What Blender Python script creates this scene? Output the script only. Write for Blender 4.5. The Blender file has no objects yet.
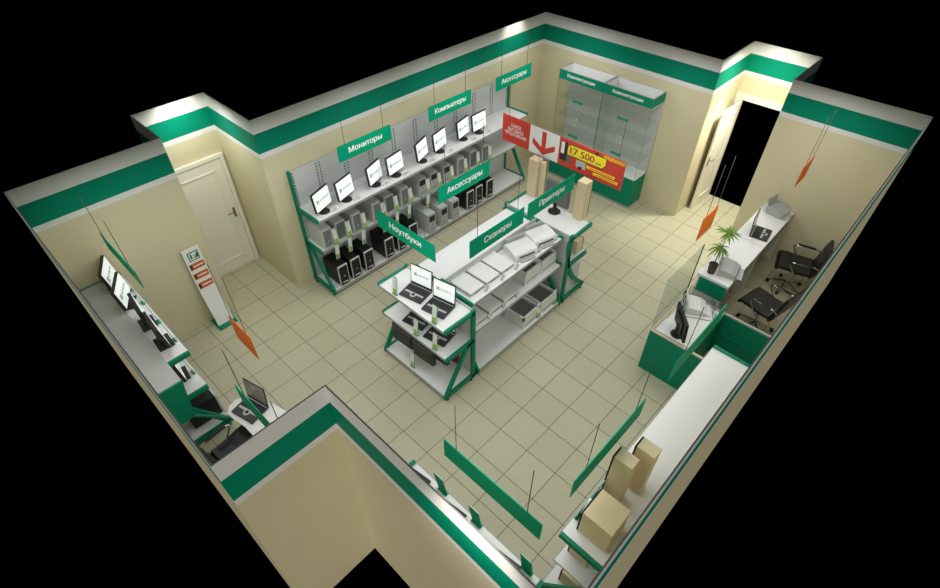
import bpy, bmesh, math, random
from mathutils import Vector, Matrix
from mathutils.geometry import delaunay_2d_cdt
random.seed(4)
SC = bpy.context.scene
COL = SC.collection
R = math.radians

# ------------------------------------------------------------------ materials
def mat(name, rgb, rough=0.5, metal=0.0, var=0.06, scale=6.0, bump=0.0, emit=0.0, spec=0.4):
    m = bpy.data.materials.new(name); m.use_nodes = True
    nt = m.node_tree; n = nt.nodes; l = nt.links
    b = n['Principled BSDF']
    b.inputs['Roughness'].default_value = rough
    b.inputs['Metallic'].default_value = metal
    b.inputs['Specular IOR Level'].default_value = spec
    tc = n.new('ShaderNodeTexCoord'); nz = n.new('ShaderNodeTexNoise')
    nz.inputs['Scale'].default_value = scale; nz.inputs['Detail'].default_value = 3
    l.new(tc.outputs['Object'], nz.inputs['Vector'])
    mx = n.new('ShaderNodeMix'); mx.data_type = 'RGBA'
    c = srgb(rgb)
    mx.inputs['A'].default_value = (*[x * (1 - var) for x in c], 1)
    mx.inputs['B'].default_value = (*[min(1, x * (1 + var)) for x in c], 1)
    l.new(nz.outputs['Fac'], mx.inputs['Factor'])
    l.new(mx.outputs['Result'], b.inputs['Base Color'])
    if bump:
        bp = n.new('ShaderNodeBump'); bp.inputs['Strength'].default_value = bump; bp.inputs['Distance'].default_value = 0.002
        l.new(nz.outputs['Fac'], bp.inputs['Height']); l.new(bp.outputs['Normal'], b.inputs['Normal'])
    if emit:
        l.new(mx.outputs['Result'], b.inputs['Emission Color']); b.inputs['Emission Strength'].default_value = emit
    return m

def srgb(rgb):
    out = []
    for v in rgb:
        v /= 255.0
        out.append(v / 12.92 if v <= 0.04045 else ((v + 0.055) / 1.055) ** 2.4)
    return out

GREEN = (0, 126, 94)
M = {}
M['green'] = mat('green_metal', GREEN, 0.5, spec=0.2)
M['sign_green'] = mat('green_plastic_sheet', (0, 152, 114), 0.6, spec=0.08)
M['white'] = mat('white_laminate', (226, 226, 224), 0.45, var=0.02)
M['board'] = mat('light_grey_board', (200, 202, 200), 0.5, var=0.03)
M['greytop'] = mat('grey_laminate', (190, 190, 190), 0.5, var=0.02)
M['edge'] = mat('grey_edge', (165, 168, 165), 0.5)
M['paper'] = mat('white_card', (235, 236, 232), 0.6, var=0.02)
M['letter'] = mat('white_vinyl', (248, 250, 248), 0.5, var=0.0)
M['silver'] = mat('silver_plastic', (178, 180, 180), 0.4, 0.1)
M['case'] = mat('pale_grey_steel', (196, 198, 196), 0.45)
M['grille'] = mat('grey_grille', (120, 122, 122), 0.55, var=0.15, scale=90)
M['mesh'] = mat('dark_grey_mesh', (98, 100, 100), 0.55, var=0.2, scale=90)
M['black'] = mat('black_plastic', (17, 17, 18), 0.45)
M['bezel'] = mat('dark_bezel', (44, 43, 43), 0.45)
M['keys'] = mat('dark_keys', (40, 39, 40), 0.6, var=0.4, scale=60)
M['screen'] = mat('lit_white_screen', (244, 247, 246), 0.3, var=0.0, emit=0.45)
M['darkscreen'] = mat('grey_screen', (170, 171, 164), 0.25)
M['teal'] = mat('teal_print', (70, 165, 140), 0.5, var=0.0)
M['logo'] = mat('logo_green', (20, 115, 92), 0.5, var=0.0)
M['orange'] = mat('orange_sheet', (222, 112, 44), 0.6, spec=0.08)
M['stick'] = mat('orange_sticker', (205, 96, 44), 0.5, var=0.25, scale=30)
M['red'] = mat('red_sheet', (205, 62, 46), 0.5, var=0.03)
M['yellow'] = mat('yellow_print', (240, 222, 40), 0.5, var=0.02)
M['maroon'] = mat('maroon_print', (165, 40, 60), 0.5)
M['tan'] = mat('tan_veneer', (216, 198, 160), 0.5, var=0.10, scale=3)
M['grillefab'] = mat('black_speaker_cloth', (26, 28, 30), 0.8, bump=0.2)
M['leather'] = mat('black_leather', (34, 34, 36), 0.38, bump=0.1, scale=40)
M['chrome'] = mat('chrome', (205, 205, 208), 0.16, 1.0, var=0.01)
M['steel'] = mat('brushed_steel', (150, 152, 152), 0.35, 0.8)
M['doorw'] = mat('white_door_paint', (238, 234, 218), 0.45, var=0.01)
M['brass'] = mat('dull_brass', (150, 130, 80), 0.3, 0.9)
M['cable'] = mat('dark_steel_cable', (66, 68, 58), 0.6, 0.2)
M['pot'] = mat('brown_clay', (74, 56, 40), 0.6)
M['soil'] = mat('dark_soil', (48, 38, 28), 0.9)
M['leaf'] = mat('palm_leaf', (92, 128, 34), 0.5, var=0.35, scale=14)
M['stem'] = mat('brown_stem', (88, 72, 50), 0.7)
M['bag'] = mat('grey_nylon', (60, 61, 62), 0.7, bump=0.3, scale=60)
M['blue'] = mat('navy_nylon', (28, 40, 86), 0.7)
M['crimson'] = mat('crimson_nylon', (120, 20, 44), 0.7)
M['printer'] = mat('white_printer_plastic', (222, 222, 218), 0.4, var=0.02)
M['greyprn'] = mat('grey_printer_plastic', (168, 170, 168), 0.4, var=0.03)
M['inkdark'] = mat('dark_grey_plastic', (104, 102, 101), 0.5)
M['wood'] = mat('birch_edge', (196, 184, 156), 0.5, var=0.06)
M['brown'] = mat('brown_wood', (112, 88, 62), 0.6, var=0.1)
M['flower'] = mat('printed_flower_picture', (150, 190, 70), 0.6, var=0.6, scale=60)
M['yellowwire'] = mat('yellow_cable', (200, 180, 60), 0.5)

def banded_wall():
    m = bpy.data.materials.new('painted_wall'); m.use_nodes = True
    nt = m.node_tree; n = nt.nodes; l = nt.links; b = n['Principled BSDF']
    b.inputs['Roughness'].default_value = 0.6; b.inputs['Specular IOR Level'].default_value = 0.1
    g = n.new('ShaderNodeNewGeometry'); s = n.new('ShaderNodeSeparateXYZ'); l.new(g.outputs['Position'], s.inputs[0])
    mp = n.new('ShaderNodeMapRange'); mp.inputs['From Max'].default_value = 3.2; l.new(s.outputs['Z'], mp.inputs['Value'])
    r = n.new('ShaderNodeValToRGB'); r.color_ramp.interpolation = 'CONSTANT'
    e = r.color_ramp.elements
    def c(q): return (*srgb(q), 1)
    e[0].position = 0; e[0].color = c((210, 201, 167))
    e[1].position = 2.435 / 3.2; e[1].color = c((222, 222, 218))
    k = e.new(2.51 / 3.2); k.color = c((0, 131, 102))
    k = e.new(2.80 / 3.2); k.color = c((222, 222, 218))
    l.new(mp.outputs['Result'], r.inputs['Fac'])
    nz = n.new('ShaderNodeTexNoise'); nz.inputs['Scale'].default_value = 1.5; nz.inputs['Detail'].default_value = 4
    l.new(g.outputs['Position'], nz.inputs['Vector'])
    mr = n.new('ShaderNodeMapRange'); mr.inputs['To Min'].default_value = 0.96; mr.inputs['To Max'].default_value = 1.03
    l.new(nz.outputs['Fac'], mr.inputs['Value'])
    mx = n.new('ShaderNodeMix'); mx.data_type = 'RGBA'; mx.blend_type = 'MULTIPLY'; mx.inputs['Factor'].default_value = 1
    l.new(r.outputs['Color'], mx.inputs['A']); l.new(mr.outputs['Result'], mx.inputs['B'])
    l.new(mx.outputs['Result'], b.inputs['Base Color'])
    return m

def tile_floor():
    m = bpy.data.materials.new('beige_floor_tile'); m.use_nodes = True
    nt = m.node_tree; n = nt.nodes; l = nt.links; b = n['Principled BSDF']
    b.inputs['Roughness'].default_value = 0.42; b.inputs['Specular IOR Level'].default_value = 0.3
    g = n.new('ShaderNodeNewGeometry')
    mp = n.new('ShaderNodeMapping'); l.new(g.outputs['Position'], mp.inputs['Vector'])
    T = 0.4525
    mp.inputs['Location'].default_value = (-0.18 + 40 * T, 5.537 + 40 * T, 0)
    br = n.new('ShaderNodeTexBrick'); br.offset = 0; br.squash = 1
    br.inputs['Scale'].default_value = 1; br.inputs['Brick Width'].default_value = T; br.inputs['Row Height'].default_value = T
    br.inputs['Mortar Size'].default_value = 0.0042; br.inputs['Mortar Smooth'].default_value = 0.15; br.inputs['Bias'].default_value = 0
    br.inputs['Color1'].default_value = (*srgb((190, 186, 158)), 1)
    br.inputs['Color2'].default_value = (*srgb((184, 180, 151)), 1)
    br.inputs['Mortar'].default_value = (*srgb((92, 86, 70)), 1)
    l.new(mp.outputs['Vector'], br.inputs['Vector'])
    nz = n.new('ShaderNodeTexNoise'); nz.inputs['Scale'].default_value = 9; nz.inputs['Detail'].default_value = 6
    l.new(g.outputs['Position'], nz.inputs['Vector'])
    mr = n.new('ShaderNodeMapRange'); mr.inputs['To Min'].default_value = 0.95; mr.inputs['To Max'].default_value = 1.05
    l.new(nz.outputs['Fac'], mr.inputs['Value'])
    mx = n.new('ShaderNodeMix'); mx.data_type = 'RGBA'; mx.blend_type = 'MULTIPLY'; mx.inputs['Factor'].default_value = 1
    l.new(br.outputs['Color'], mx.inputs['A']); l.new(mr.outputs['Result'], mx.inputs['B'])
    l.new(mx.outputs['Result'], b.inputs['Base Color'])
    bp = n.new('ShaderNodeBump'); bp.invert = True; bp.inputs['Strength'].default_value = 0.4; bp.inputs['Distance'].default_value = 0.003
    l.new(br.outputs['Fac'], bp.inputs['Height']); l.new(bp.outputs['Normal'], b.inputs['Normal'])
    return m

def slotted():
    m = bpy.data.materials.new('slotted_upright'); m.use_nodes = True
    nt = m.node_tree; n = nt.nodes; l = nt.links; b = n['Principled BSDF']
    b.inputs['Roughness'].default_value = 0.5
    g = n.new('ShaderNodeNewGeometry'); s = n.new('ShaderNodeSeparateXYZ'); l.new(g.outputs['Position'], s.inputs[0])
    d = n.new('ShaderNodeMath'); d.operation = 'DIVIDE'; d.inputs[1].default_value = 0.05; l.new(s.outputs['Z'], d.inputs[0])
    f = n.new('ShaderNodeMath'); f.operation = 'FRACT'; l.new(d.outputs[0], f.inputs[0])
    c = n.new('ShaderNodeMath'); c.operation = 'LESS_THAN'; c.inputs[1].default_value = 0.5; l.new(f.outputs[0], c.inputs[0])
    mx = n.new('ShaderNodeMix'); mx.data_type = 'RGBA'
    mx.inputs['A'].default_value = (*srgb((196, 198, 196)), 1); mx.inputs['B'].default_value = (*srgb((84, 84, 82)), 1)
    l.new(c.outputs[0], mx.inputs['Factor']); l.new(mx.outputs['Result'], b.inputs['Base Color'])
    return m

def glass(name, tint, fac):
    m = bpy.data.materials.new(name); m.use_nodes = True
    nt = m.node_tree; n = nt.nodes; l = nt.links
    n.remove(n['Principled BSDF'])
    t = n.new('ShaderNodeBsdfTransparent'); g = n.new('ShaderNodeBsdfGlossy'); g.inputs['Roughness'].default_value = 0.06
    nz = n.new('ShaderNodeTexNoise'); nz.inputs['Scale'].default_value = 2
    rp = n.new('ShaderNodeMix'); rp.data_type = 'RGBA'
    rp.inputs['A'].default_value = (*tint, 1); rp.inputs['B'].default_value = (*[x * 0.99 for x in tint], 1)
    l.new(nz.outputs['Fac'], rp.inputs['Factor']); l.new(rp.outputs['Result'], t.inputs['Color'])
    x = n.new('ShaderNodeMixShader'); x.inputs[0].default_value = fac
    l.new(t.outputs[0], x.inputs[1]); l.new(g.outputs[0], x.inputs[2])
    l.new(x.outputs[0], n['Material Output'].inputs['Surface'])
    return m

M['wall'] = banded_wall(); M['floor'] = tile_floor(); M['slot'] = slotted()
M['glass'] = glass('clear_cabinet_glass', (0.97, 0.98, 0.975), 0.025)
M['glassdark'] = glass('counter_glass', (0.84, 0.87, 0.86), 0.03)
M['acrylic'] = glass('clear_acrylic', (0.95, 0.97, 0.96), 0.04)

# ------------------------------------------------------------------ mesh builder
class MB:
    def __init__(s): s.bm = bmesh.new()
    def box(s, x0, x1, y0, y1, z0, z1, mx=None, bev=0.0, seg=2):
        r = bmesh.ops.create_cube(s.bm, size=1.0)
        vs = r['verts']
        T = Matrix.Translation(((x0 + x1) / 2, (y0 + y1) / 2, (z0 + z1) / 2)) @ Matrix.Diagonal((abs(x1 - x0), abs(y1 - y0), abs(z1 - z0), 1))
        bmesh.ops.transform(s.bm, matrix=T, verts=vs)
        if bev:
            es = list({e for v in vs for e in v.link_edges})
            q = bmesh.ops.bevel(s.bm, geom=es, offset=bev, segments=seg, affect='EDGES', profile=0.5)
            vs = list({v for f in q['faces'] for v in f.verts} | {v for v in vs if v.is_valid})
        if mx is not None: bmesh.ops.transform(s.bm, matrix=mx, verts=vs)
        return s
    def tube(s, pts, r, seg=8, caps=True):
        pts = [Vector(p) for p in pts]; rings = []
        for i, p in enumerate(pts):
            if i == 0: d = pts[1] - p
            elif i == len(pts) - 1: d = p - pts[-2]
            else: d = (pts[i + 1] - p).normalized() + (p - pts[i - 1]).normalized()
            d.normalize()
            up = Vector((0, 0, 1)) if abs(d.z) < 0.9 else Vector((1, 0, 0))
            a = d.cross(up).normalized(); b = a.cross(d)
            rr = r[i] if isinstance(r, (list, tuple)) else r
            rings.append([s.bm.verts.new(p + rr * (math.cos(t) * a + math.sin(t) * b)) for t in [2 * math.pi * k / seg for k in range(seg)]])
        for i in range(len(rings) - 1):
            for k in range(seg):
                s.bm.faces.new((rings[i][k], rings[i][(k + 1) % seg], rings[i + 1][(k + 1) % seg], rings[i + 1][k]))
        if caps: s.bm.faces.new(rings[0][::-1]); s.bm.faces.new(rings[-1])
        return s
    def lathe(s, prof, seg=20, at=(0, 0, 0)):
        return s.tube([(at[0], at[1], at[2] + z) for _, z in prof], [max(r, 1e-4) for r, _ in prof], seg)
    def prism(s, poly, t0, t1, f):
        """poly in 2D, f(a, b, t) -> 3D"""
        A = [s.bm.verts.new(f(a, b, t0)) for a, b in poly]; B = [s.bm.verts.new(f(a, b, t1)) for a, b in poly]
        n = len(poly); s.bm.faces.new(A[::-1]); s.bm.faces.new(B)
        for i in range(n): s.bm.faces.new((A[i], A[(i + 1) % n], B[(i + 1) % n], B[i]))
        return s
    def sheet(s, prof, w0, w1, t, f):
        """a bent sheet: prof is a polyline in 2D, width w0..w1, thickness t, f(a, b, w) -> 3D"""
        n = len(prof); off = []
        for i in range(n):
            a = Vector(prof[max(0, i - 1)]); b = Vector(prof[min(n - 1, i + 1)]); d = (b - a).normalized()
            off.append(Vector(prof[i]) + t * Vector((-d.y, d.x)))
        poly = [tuple(p) for p in prof] + [tuple(p) for p in reversed(off)]
        V = [[s.bm.verts.new(f(a, b, w)) for a, b in poly] for w in (w0, w1)]
        m = len(poly)
        for i in range(m): s.bm.faces.new((V[0][i], V[0][(i + 1) % m], V[1][(i + 1) % m], V[1][i]))
        for k in (0, 1):
            for i in range(n - 1): s.bm.faces.new((V[k][i], V[k][i + 1], V[k][m - 2 - i], V[k][m - 1 - i]))
        return s
    def quad(s, *p):
        s.bm.faces.new([s.bm.verts.new(q) for q in p]); return s
    def xf(s, m): bmesh.ops.transform(s.bm, matrix=m, verts=s.bm.verts[:]); return s
    def build(s, name, m, parent=None, smooth=False):
        bmesh.ops.recalc_face_normals(s.bm, faces=s.bm.faces[:])
        me = bpy.data.meshes.new(name); s.bm.to_mesh(me); s.bm.free()
        me.materials.append(M[m] if isinstance(m, str) else m)
        if smooth:
            for p in me.polygons: p.use_smooth = True
        o = bpy.data.objects.new(name, me); COL.objects.link(o)
        if parent: o.parent = parent
        return o

def thing(name, label, cat, loc=(0, 0, 0), rot=0, group=None):
    o = bpy.data.objects.new(name, None); o.empty_display_size = 0.1; COL.objects.link(o)
    o.location = loc; o.rotation_euler = (0, 0, rot); o['label'] = label; o['category'] = cat
    if group: o['group'] = group
    return o
def tag(o, label, cat, group=None):
    o['label'] = label; o['category'] = cat
    if group: o['group'] = group
    return o
def struct(o): o['kind'] = 'structure'; return o
USED = set()
def put(proto, loc, rot, label, group=None):
    if proto.name not in USED: r = proto; USED.add(proto.name)
    else:
        r = proto.copy(); COL.objects.link(r)
        for ch in list(proto.children):
            c = ch.copy(); COL.objects.link(c); c.parent = r
            for g in list(ch.children):
                d = g.copy(); COL.objects.link(d); d.parent = c
        USED.add(r.name)
    r.location = loc; r.rotation_euler = (0, 0, rot); r['label'] = label
    if group: r['group'] = group
    return r

def text(body, width, origin, right, up, m, parent, name='lettering', depth=0.002, bold=0.0, height=None):
    """mesh lettering centred on origin, on the plane spanned by right and up"""
    c = bpy.data.curves.new('letters', 'FONT'); c.body = body; c.align_x = 'CENTER'; c.align_y = 'CENTER'; c.resolution_u = 3
    c.fill_mode = 'NONE'; c.space_line = 0.95
    o = bpy.data.objects.new('letters', c); COL.objects.link(o)
    dg = bpy.context.evaluated_depsgraph_get()
    me = bpy.data.meshes.new_from_object(o.evaluated_get(dg))
    bpy.data.objects.remove(o); bpy.data.curves.remove(c)
    pv = [v.co.xy.copy() for v in me.vertices]; pe = [tuple(e.vertices) for e in me.edges]
    cv, ce, cf = delaunay_2d_cdt(pv, pe, [], 0, 1e-6)[:3]
    def inside(p):      # even-odd rule against the letter outlines
        n = 0
        for i, j in pe:
            A, B = pv[i], pv[j]
            if (A.y > p.y) != (B.y > p.y) and p.x < A.x + (p.y - A.y) * (B.x - A.x) / (B.y - A.y): n += 1
        return n % 2 == 1
    cf = [f for f in cf if inside(sum((cv[i] for i in f), Vector((0, 0))) / len(f))]
    bpy.data.meshes.remove(me); bm = bmesh.new()
    for z in (-0.05, 0.05):
        V = [bm.verts.new((p.x, p.y, z)) for p in cv]
        cnt = {}
        for f in cf:
            bm.faces.new([V[i] for i in (f if z > 0 else f[::-1])])
            for k in range(len(f)): cnt[(f[k], f[(k + 1) % len(f)])] = 1
        if z < 0: V0 = V
    for (p, q) in cnt:
        if (q, p) not in cnt: bm.faces.new((V0[p], V0[q], V[q], V[p]))
    for v in [v for v in bm.verts if not v.link_faces]: bm.verts.remove(v)
    xs = [v.co.x for v in bm.verts]; ys = [v.co.y for v in bm.verts]
    k = width / (max(xs) - min(xs)); ky = k if height is None else height / (max(ys) - min(ys))
    cx = (max(xs) + min(xs)) / 2; cy = (max(ys) + min(ys)) / 2
    r = Vector(right).normalized(); u = Vector(up).normalized(); nn = r.cross(u)
    for v in bm.verts: v.co = Vector(origin) + r * (v.co.x - cx) * k + u * (v.co.y - cy) * ky + nn * depth * (0.55 + 9.0 * v.co.z)
    if bold:      # a second, shifted copy thickens the strokes
        k2 = bold * k * 2.2
        q = bmesh.ops.duplicate(bm, geom=bm.verts[:] + bm.edges[:] + bm.faces[:])
        for v in q['geom']:
            if isinstance(v, bmesh.types.BMVert): v.co += r * k2 - nn * depth * 0.04
    s = MB(); s.bm.free(); s.bm = bm
    return s.build(name, m, parent)

# ------------------------------------------------------------------ the setting
XE, XN, XW, YL, YE, YN, XM1, XM4, YM, XP, YP, H = -.387, -1.277, 6.416, -8.975, -7.288, -6.289, 3.553, 4.636, 1.209, 4.23, -8.09, 3.0
TH = 0.012
def wall(name, a, b, holes=()):
    """a thin painted wall panel from a to b, its thickness to the right-hand (outer) side of a->b; holes: (s0, s1, ztop) door openings"""
    a = Vector((*a, 0)); b = Vector((*b, 0)); d = (b - a); L = d.length; d.normalize(); n = Vector((d.y, -d.x, 0))
    m = MB(); F = lambda s, z, t: a + d * s + n * t + Vector((0, 0, z))
    if holes:
        s0, s1, zt = holes
        poly = [(0, 0), (s0, 0), (s0, zt), (s1, zt), (s1, 0), (L, 0), (L, H), (0, H)]
    else: poly = [(0, 0), (L, 0), (L, H), (0, H)]
    m.prism(poly, 0, TH, F)
    return struct(m.build(name, 'wall'))
e = TH
# interior to the left of a->b (counter-clockwise room outline); outer thickness right
wall('wall_back', (XM1 - e, 0), (-e, 0))
wall('wall_left', (0, 0), (0, YN + e))
wall('wall_left_niche_side', (0, YN), (XN - e, YN))
wall('wall_left_niche_back', (XN, YN), (XN, YE))
wall('wall_left_niche_return', (XN - e, YE), (XE, YE))
wall('wall_left_near', (XE, YE - e), (XE, YL - e))
wall('wall_front', (XE, YL), (XP + e, YL))
wall('wall_front_notch_side', (XP, YL), (XP, YP - e))
wall('wall_front_notch', (XP, YP), (XW + e, YP))
wall('wall_right', (XW, YP), (XW, e))
wall('wall_back_right', (XW, 0), (XM4 + e, 0))
wall('wall_back_niche_return', (XM4, 0), (XM4, YM + e))
wall('wall_back_niche', (XM4, YM), (XM1 - e, YM), (XM4 - 4.53, XM4 - 3.665, 2.02))
wall('wall_back_niche_side', (XM1, YM), (XM1, 0))

fm = MB()
outline = [(0, 0), (0, YN), (XN, YN), (XN, YE), (XE, YE), (XE, YL), (XP, YL), (XP, YP), (XW, YP), (XW, 0), (XM4, 0), (XM4, YM), (XM1, YM), (XM1, 0)]
fm.prism(outline, -0.03, 0.0, lambda a, b, t: Vector((a, b, t)))
struct(fm.build('floor', 'floor'))

# closed white door in the left niche
d1 = struct(thing('door_1', 'closed white panel door in the left niche', 'door', (XN, 0, 0)))
del d1['category']
m = MB(); m.box(0.002, 0.028, YE + 0.06, YN - 0.105, 0.004, 2.03)
m.build('door_leaf', 'doorw', d1)
m = MB()
for (y0, y1, z0, z1) in ((-7.07, -6.53, 0.22, 1.86),):
    t = 0.022
    m.box(0.026, 0.040, y0, y1, z0, z0 + t, bev=0.004); m.box(0.026, 0.040, y0, y1, z1 - t, z1, bev=0.004)
    m.box(0.026, 0.040, y0, y0 + t, z0, z1, bev=0.004); m.box(0.026, 0.040, y1 - t, y1, z0, z1, bev=0.004)
m.build('panel_moulding', 'doorw', d1)
m = MB(); y0, y1 = YE + 0.004, YN - 0.035
m.box(0.001, 0.045, y0, y0 + 0.055, 0, 2.09, bev=0.006); m.box(0.001, 0.045, y1 - 0.065, y1, 0, 2.09, bev=0.006); m.box(0.001, 0.047, y0 - 0.001, y1 + 0.001, 2.032, 2.096, bev=0.006)
m.build('door_frame', 'doorw', d1)
m = MB(); m.box(0.028, 0.036, -6.475, -6.435, 0.96, 1.14, bev=0.003); m.tube([(0.036, -6.455, 1.08), (0.075, -6.455, 1.08), (0.08, -6.47, 1.08), (0.08, -6.58, 1.075)], 0.008)
m.build('door_handle', 'brass', d1)

# open white door in the back niche
d2 = struct(thing('door_2', 'open white door in the back niche', 'door', (0, 0, 0)))
del d2['category']
m = MB()
m.box(XM1 + 0.004, 3.668, YM - 0.03, YM + 0.014, 0, 2.125, bev=0.005); m.box(4.528, XM4 - 0.004, YM - 0.03, YM + 0.014, 0, 2.125, bev=0.005); m.box(XM1 + 0.003, XM4 - 0.003, YM - 0.032, YM + 0.016, 2.02, 2.126, bev=0.005)
m.build('door_frame', 'doorw', d2)
T = Matrix.Translation((3.672, YM - 0.035, 0)) @ Matrix.Rotation(R(-92.5), 4, 'Z')
m = MB(); m.box(0.0, 0.72, 0.0, 0.035, 0.008, 2.01, T, bev=0.003)
m.build('door_leaf', 'doorw', d2)
m = MB()
for (a0, a1, z0, z1) in ((0.11, 0.61, 0.2, 1.85),):
    for yy in ((0.034, 0.044), (-0.009, 0.001)):
        t = 0.022
        m.box(a0, a1, *yy, z0, z0 + t, T); m.box(a0, a1, *yy, z1 - t, z1, T); m.box(a0, a0 + t, *yy, z0, z1, T); m.box(a1 - t, a1, *yy, z0, z1, T)
m.build('panel_moulding', 'doorw', d2)
m = MB()
m.box(0.645, 0.685, 0.035, 0.042, 0.95, 1.13, T); m.tube([T @ Vector(p) for p in ((0.665, 0.04, 1.07), (0.665, 0.085, 1.07), (0.65, 0.09, 1.07), (0.55, 0.09, 1.065))], 0.008)
m.box(0.645, 0.685, -0.007, 0.0, 0.95, 1.13, T); m.tube([T @ Vector(p) for p in ((0.665, -0.005, 1.07), (0.665, -0.05, 1.07), (0.65, -0.055, 1.07), (0.55, -0.055, 1.065))], 0.008)
m.build('door_handle', 'brass', d2)

# ------------------------------------------------------------------ shelving
def frame_side(T, u, top, z1, d1, z2, d2, foot=0.6, curved=False, mid=True):
    """one green end frame in the plane u = const (local: u length, v depth, z)"""
    m = MB(); w = 0.036
    F = lambda v, z, t: T @ Vector((u + t, v, z))
    def bar(p, q, h):
        p = Vector(p); q = Vector(q); d = (q - p).normalized(); n = Vector((-d.y, d.x)) * h / 2
        m.prism([tuple(p + n), tuple(q + n), tuple(q - n), tuple(p - n)], -w / 2, w / 2, F)
    bar((0.03, 0.04), (0.03, top), 0.062)
    bar((0.02, z1 - 0.02), (d1, z1 - 0.005), 0.062)
    if mid: bar((0.02, z2 - 0.02), (d2, z2 - 0.02), 0.062)
    bar((0.0, 0.078), (foot, 0.078), 0.066)
    if curved:
        pts = [(0.06, z2 - 0.02), (0.12, 0.66), (0.19, 0.54), (0.27, 0.42), (0.37, 0.30), (0.48, 0.185), (foot - 0.02, 0.085)]
        for a, b in zip(pts, pts[1:]): bar(a, b, 0.066)
        pts = [(0.06, z2 - 0.03), (0.0, 1.02), (-0.025, 1.18), (-0.005, z1 - 0.03)]
        for a, b in zip(pts, pts[1:]): bar(a, b, 0.05)
    else:
        bar((0.04, z2 - 0.01), (0.14, z2 - 0.05), 0.05)
        bar((0.13, z2 - 0.03), (foot - 0.035, 0.09), 0.068)
    return m

def gondola(root, T, L, nb, top, z1, d1, z2, d2, ends=(True, True), curved=False, panel=True, zb=0.1, base_d=0.58, ridge=None, lv2=True, uprights=True, v0=0.03, mid=True, pv=0.012):
    bay = L / nb
    if panel:
        m = MB(); m.box(0.0, L, pv, pv + (0.016 if pv > 0.005 else 0.009), zb, top - 0.01, T); m.build('back_panel', 'board', root)
    if uprights:
        for i in range(2 * nb + 1):
            u = min(max(i * bay / 2, 0.05), L - 0.05)
            for du in ((-0.03, 0.03) if 0 < i < 2 * nb else (0,)):
                m = MB(); m.box(u + du - 0.009, u + du + 0.009, 0.026, 0.034, z1 + 0.02, top - 0.03, T); m.build('slotted_strip', 'slot', root)
    for nm, z, d in (('top_shelf', z1, d1), ('middle_shelf', z2, d2)):
        if nm == 'middle_shelf' and not lv2: continue
        m = MB(); m.box(0.016, L - 0.016, v0, d, z - 0.03, z, T, bev=0.002, seg=1); s = m.build(nm, 'white', root)
        m = MB(); m.box(0.016, L - 0.016, d, d + 0.006, z - 0.036, z + 0.002, T); m.build('price_rail', 'edge', s)
    m = MB(); m.box(0.016, L - 0.016, 0.03, base_d, zb - 0.03, zb, T, bev=0.002, seg=1); s = m.build('base_shelf', 'white', root)
    m = MB(); m.box(0.016, L - 0.016, base_d, base_d + 0.006, zb - 0.05, zb + 0.002, T); m.build('base_edge', 'edge', s)
    for k, u in ((0, 0.0), (1, L)):
        if ends[k]: frame_side(T, u, top, z1, d1, z2, d2, base_d + 0.02, curved, mid).build('end_frame', 'green', root)
    for i in range(nb + 1):
        for v in (0.07, base_d - 0.04):
            u = min(max(i * bay, 0.0), L)
            m = MB(); p = T @ Vector((u, v, 0)); m.tube([(p.x, p.y, 0.0), (p.x, p.y, 0.012), (p.x, p.y, 0.013), (p.x, p.y, 0.055)], [0.022, 0.022, 0.01, 0.01], 10)
            m.build('foot', 'bezel' if i in (0, nb) else 'steel', root)

def TM(x, y, rot): return Matrix.Translation((x, y, 0)) @ Matrix.Rotation(rot, 4, 'Z')

# long unit on the left wall
LG = thing('shelving_unit', 'long green-framed white shelving with perforated back along the left wall', 'shelving', (0.3, -3.5, 0))
gondola(LG, Matrix.Translation((-0.3, 3.5, 0)) @ TM(0.006, -1.07, R(-90)), 4.895, 5, 2.12, 1.49, 0.56, 0.87, 0.46)
# right wall
RG = thing('shelving_unit', 'white topped shelving with tan speakers along the right wall', 'shelving', (6.1, -5.7, 0))
gondola(RG, Matrix.Translation((-6.1, 5.7, 0)) @ TM(6.414, -7.15, R(90)), 2.935, 3, 1.50, 1.49, 0.525, 0.87, 0.52, uprights=False, v0=0.0, mid=False)
# near left unit on the front wall
FG = thing('shelving_unit', 'short shelving with grey back ledge on the near left front wall', 'shelving', (0.6, -8.7, 0))
gondola(FG, Matrix.Translation((-0.6, 8.7, 0)) @ TM(-0.375, -8.965, 0), 1.965, 2, 1.44, 1.485, 0.535, 0.87, 0.535, uprights=False)
TF = Matrix.Translation((-0.6, 8.7, 0))
m = MB(); m.box(-0.36, 1.93, -8.955, -8.672, 1.487, 1.507, TF); m.build('back_ledge', 'greytop', FG)
m = MB(); m.box(-0.384, -0.36, -8.955, -8.672, 1.46, 1.512, TF); m.build('ledge_end', 'green', FG)
m = MB(); m.prism([(-8.955, 1.512), (-8.672, 1.512), (-8.74, 0.92), (-8.955, 0.92)], 1.93, 1.955, lambda a, b, t: TF @ Vector((t, a, b))); m.build('side_plate', 'green', FG)
m = MB(); m.tube([TF @ Vector(q) for q in ((1.94, -8.76, 0.94), (1.62, -8.40, 0.17))], 0.02, 6); m.build('brace', 'green', FG)
# notch unit
NG = thing('shelving_unit', 'shelving behind the near front wall right of the notch, only its front edge showing', 'shelving', (5.2, -7.8, 0))
gondola(NG, Matrix.Translation((-5.2, 7.8, 0)) @ TM(4.45, -8.088, 0), 1.56, 2, 1.45, 1.44, 0.54, 0.87, 0.46, uprights=False, v0=0.0)

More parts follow.
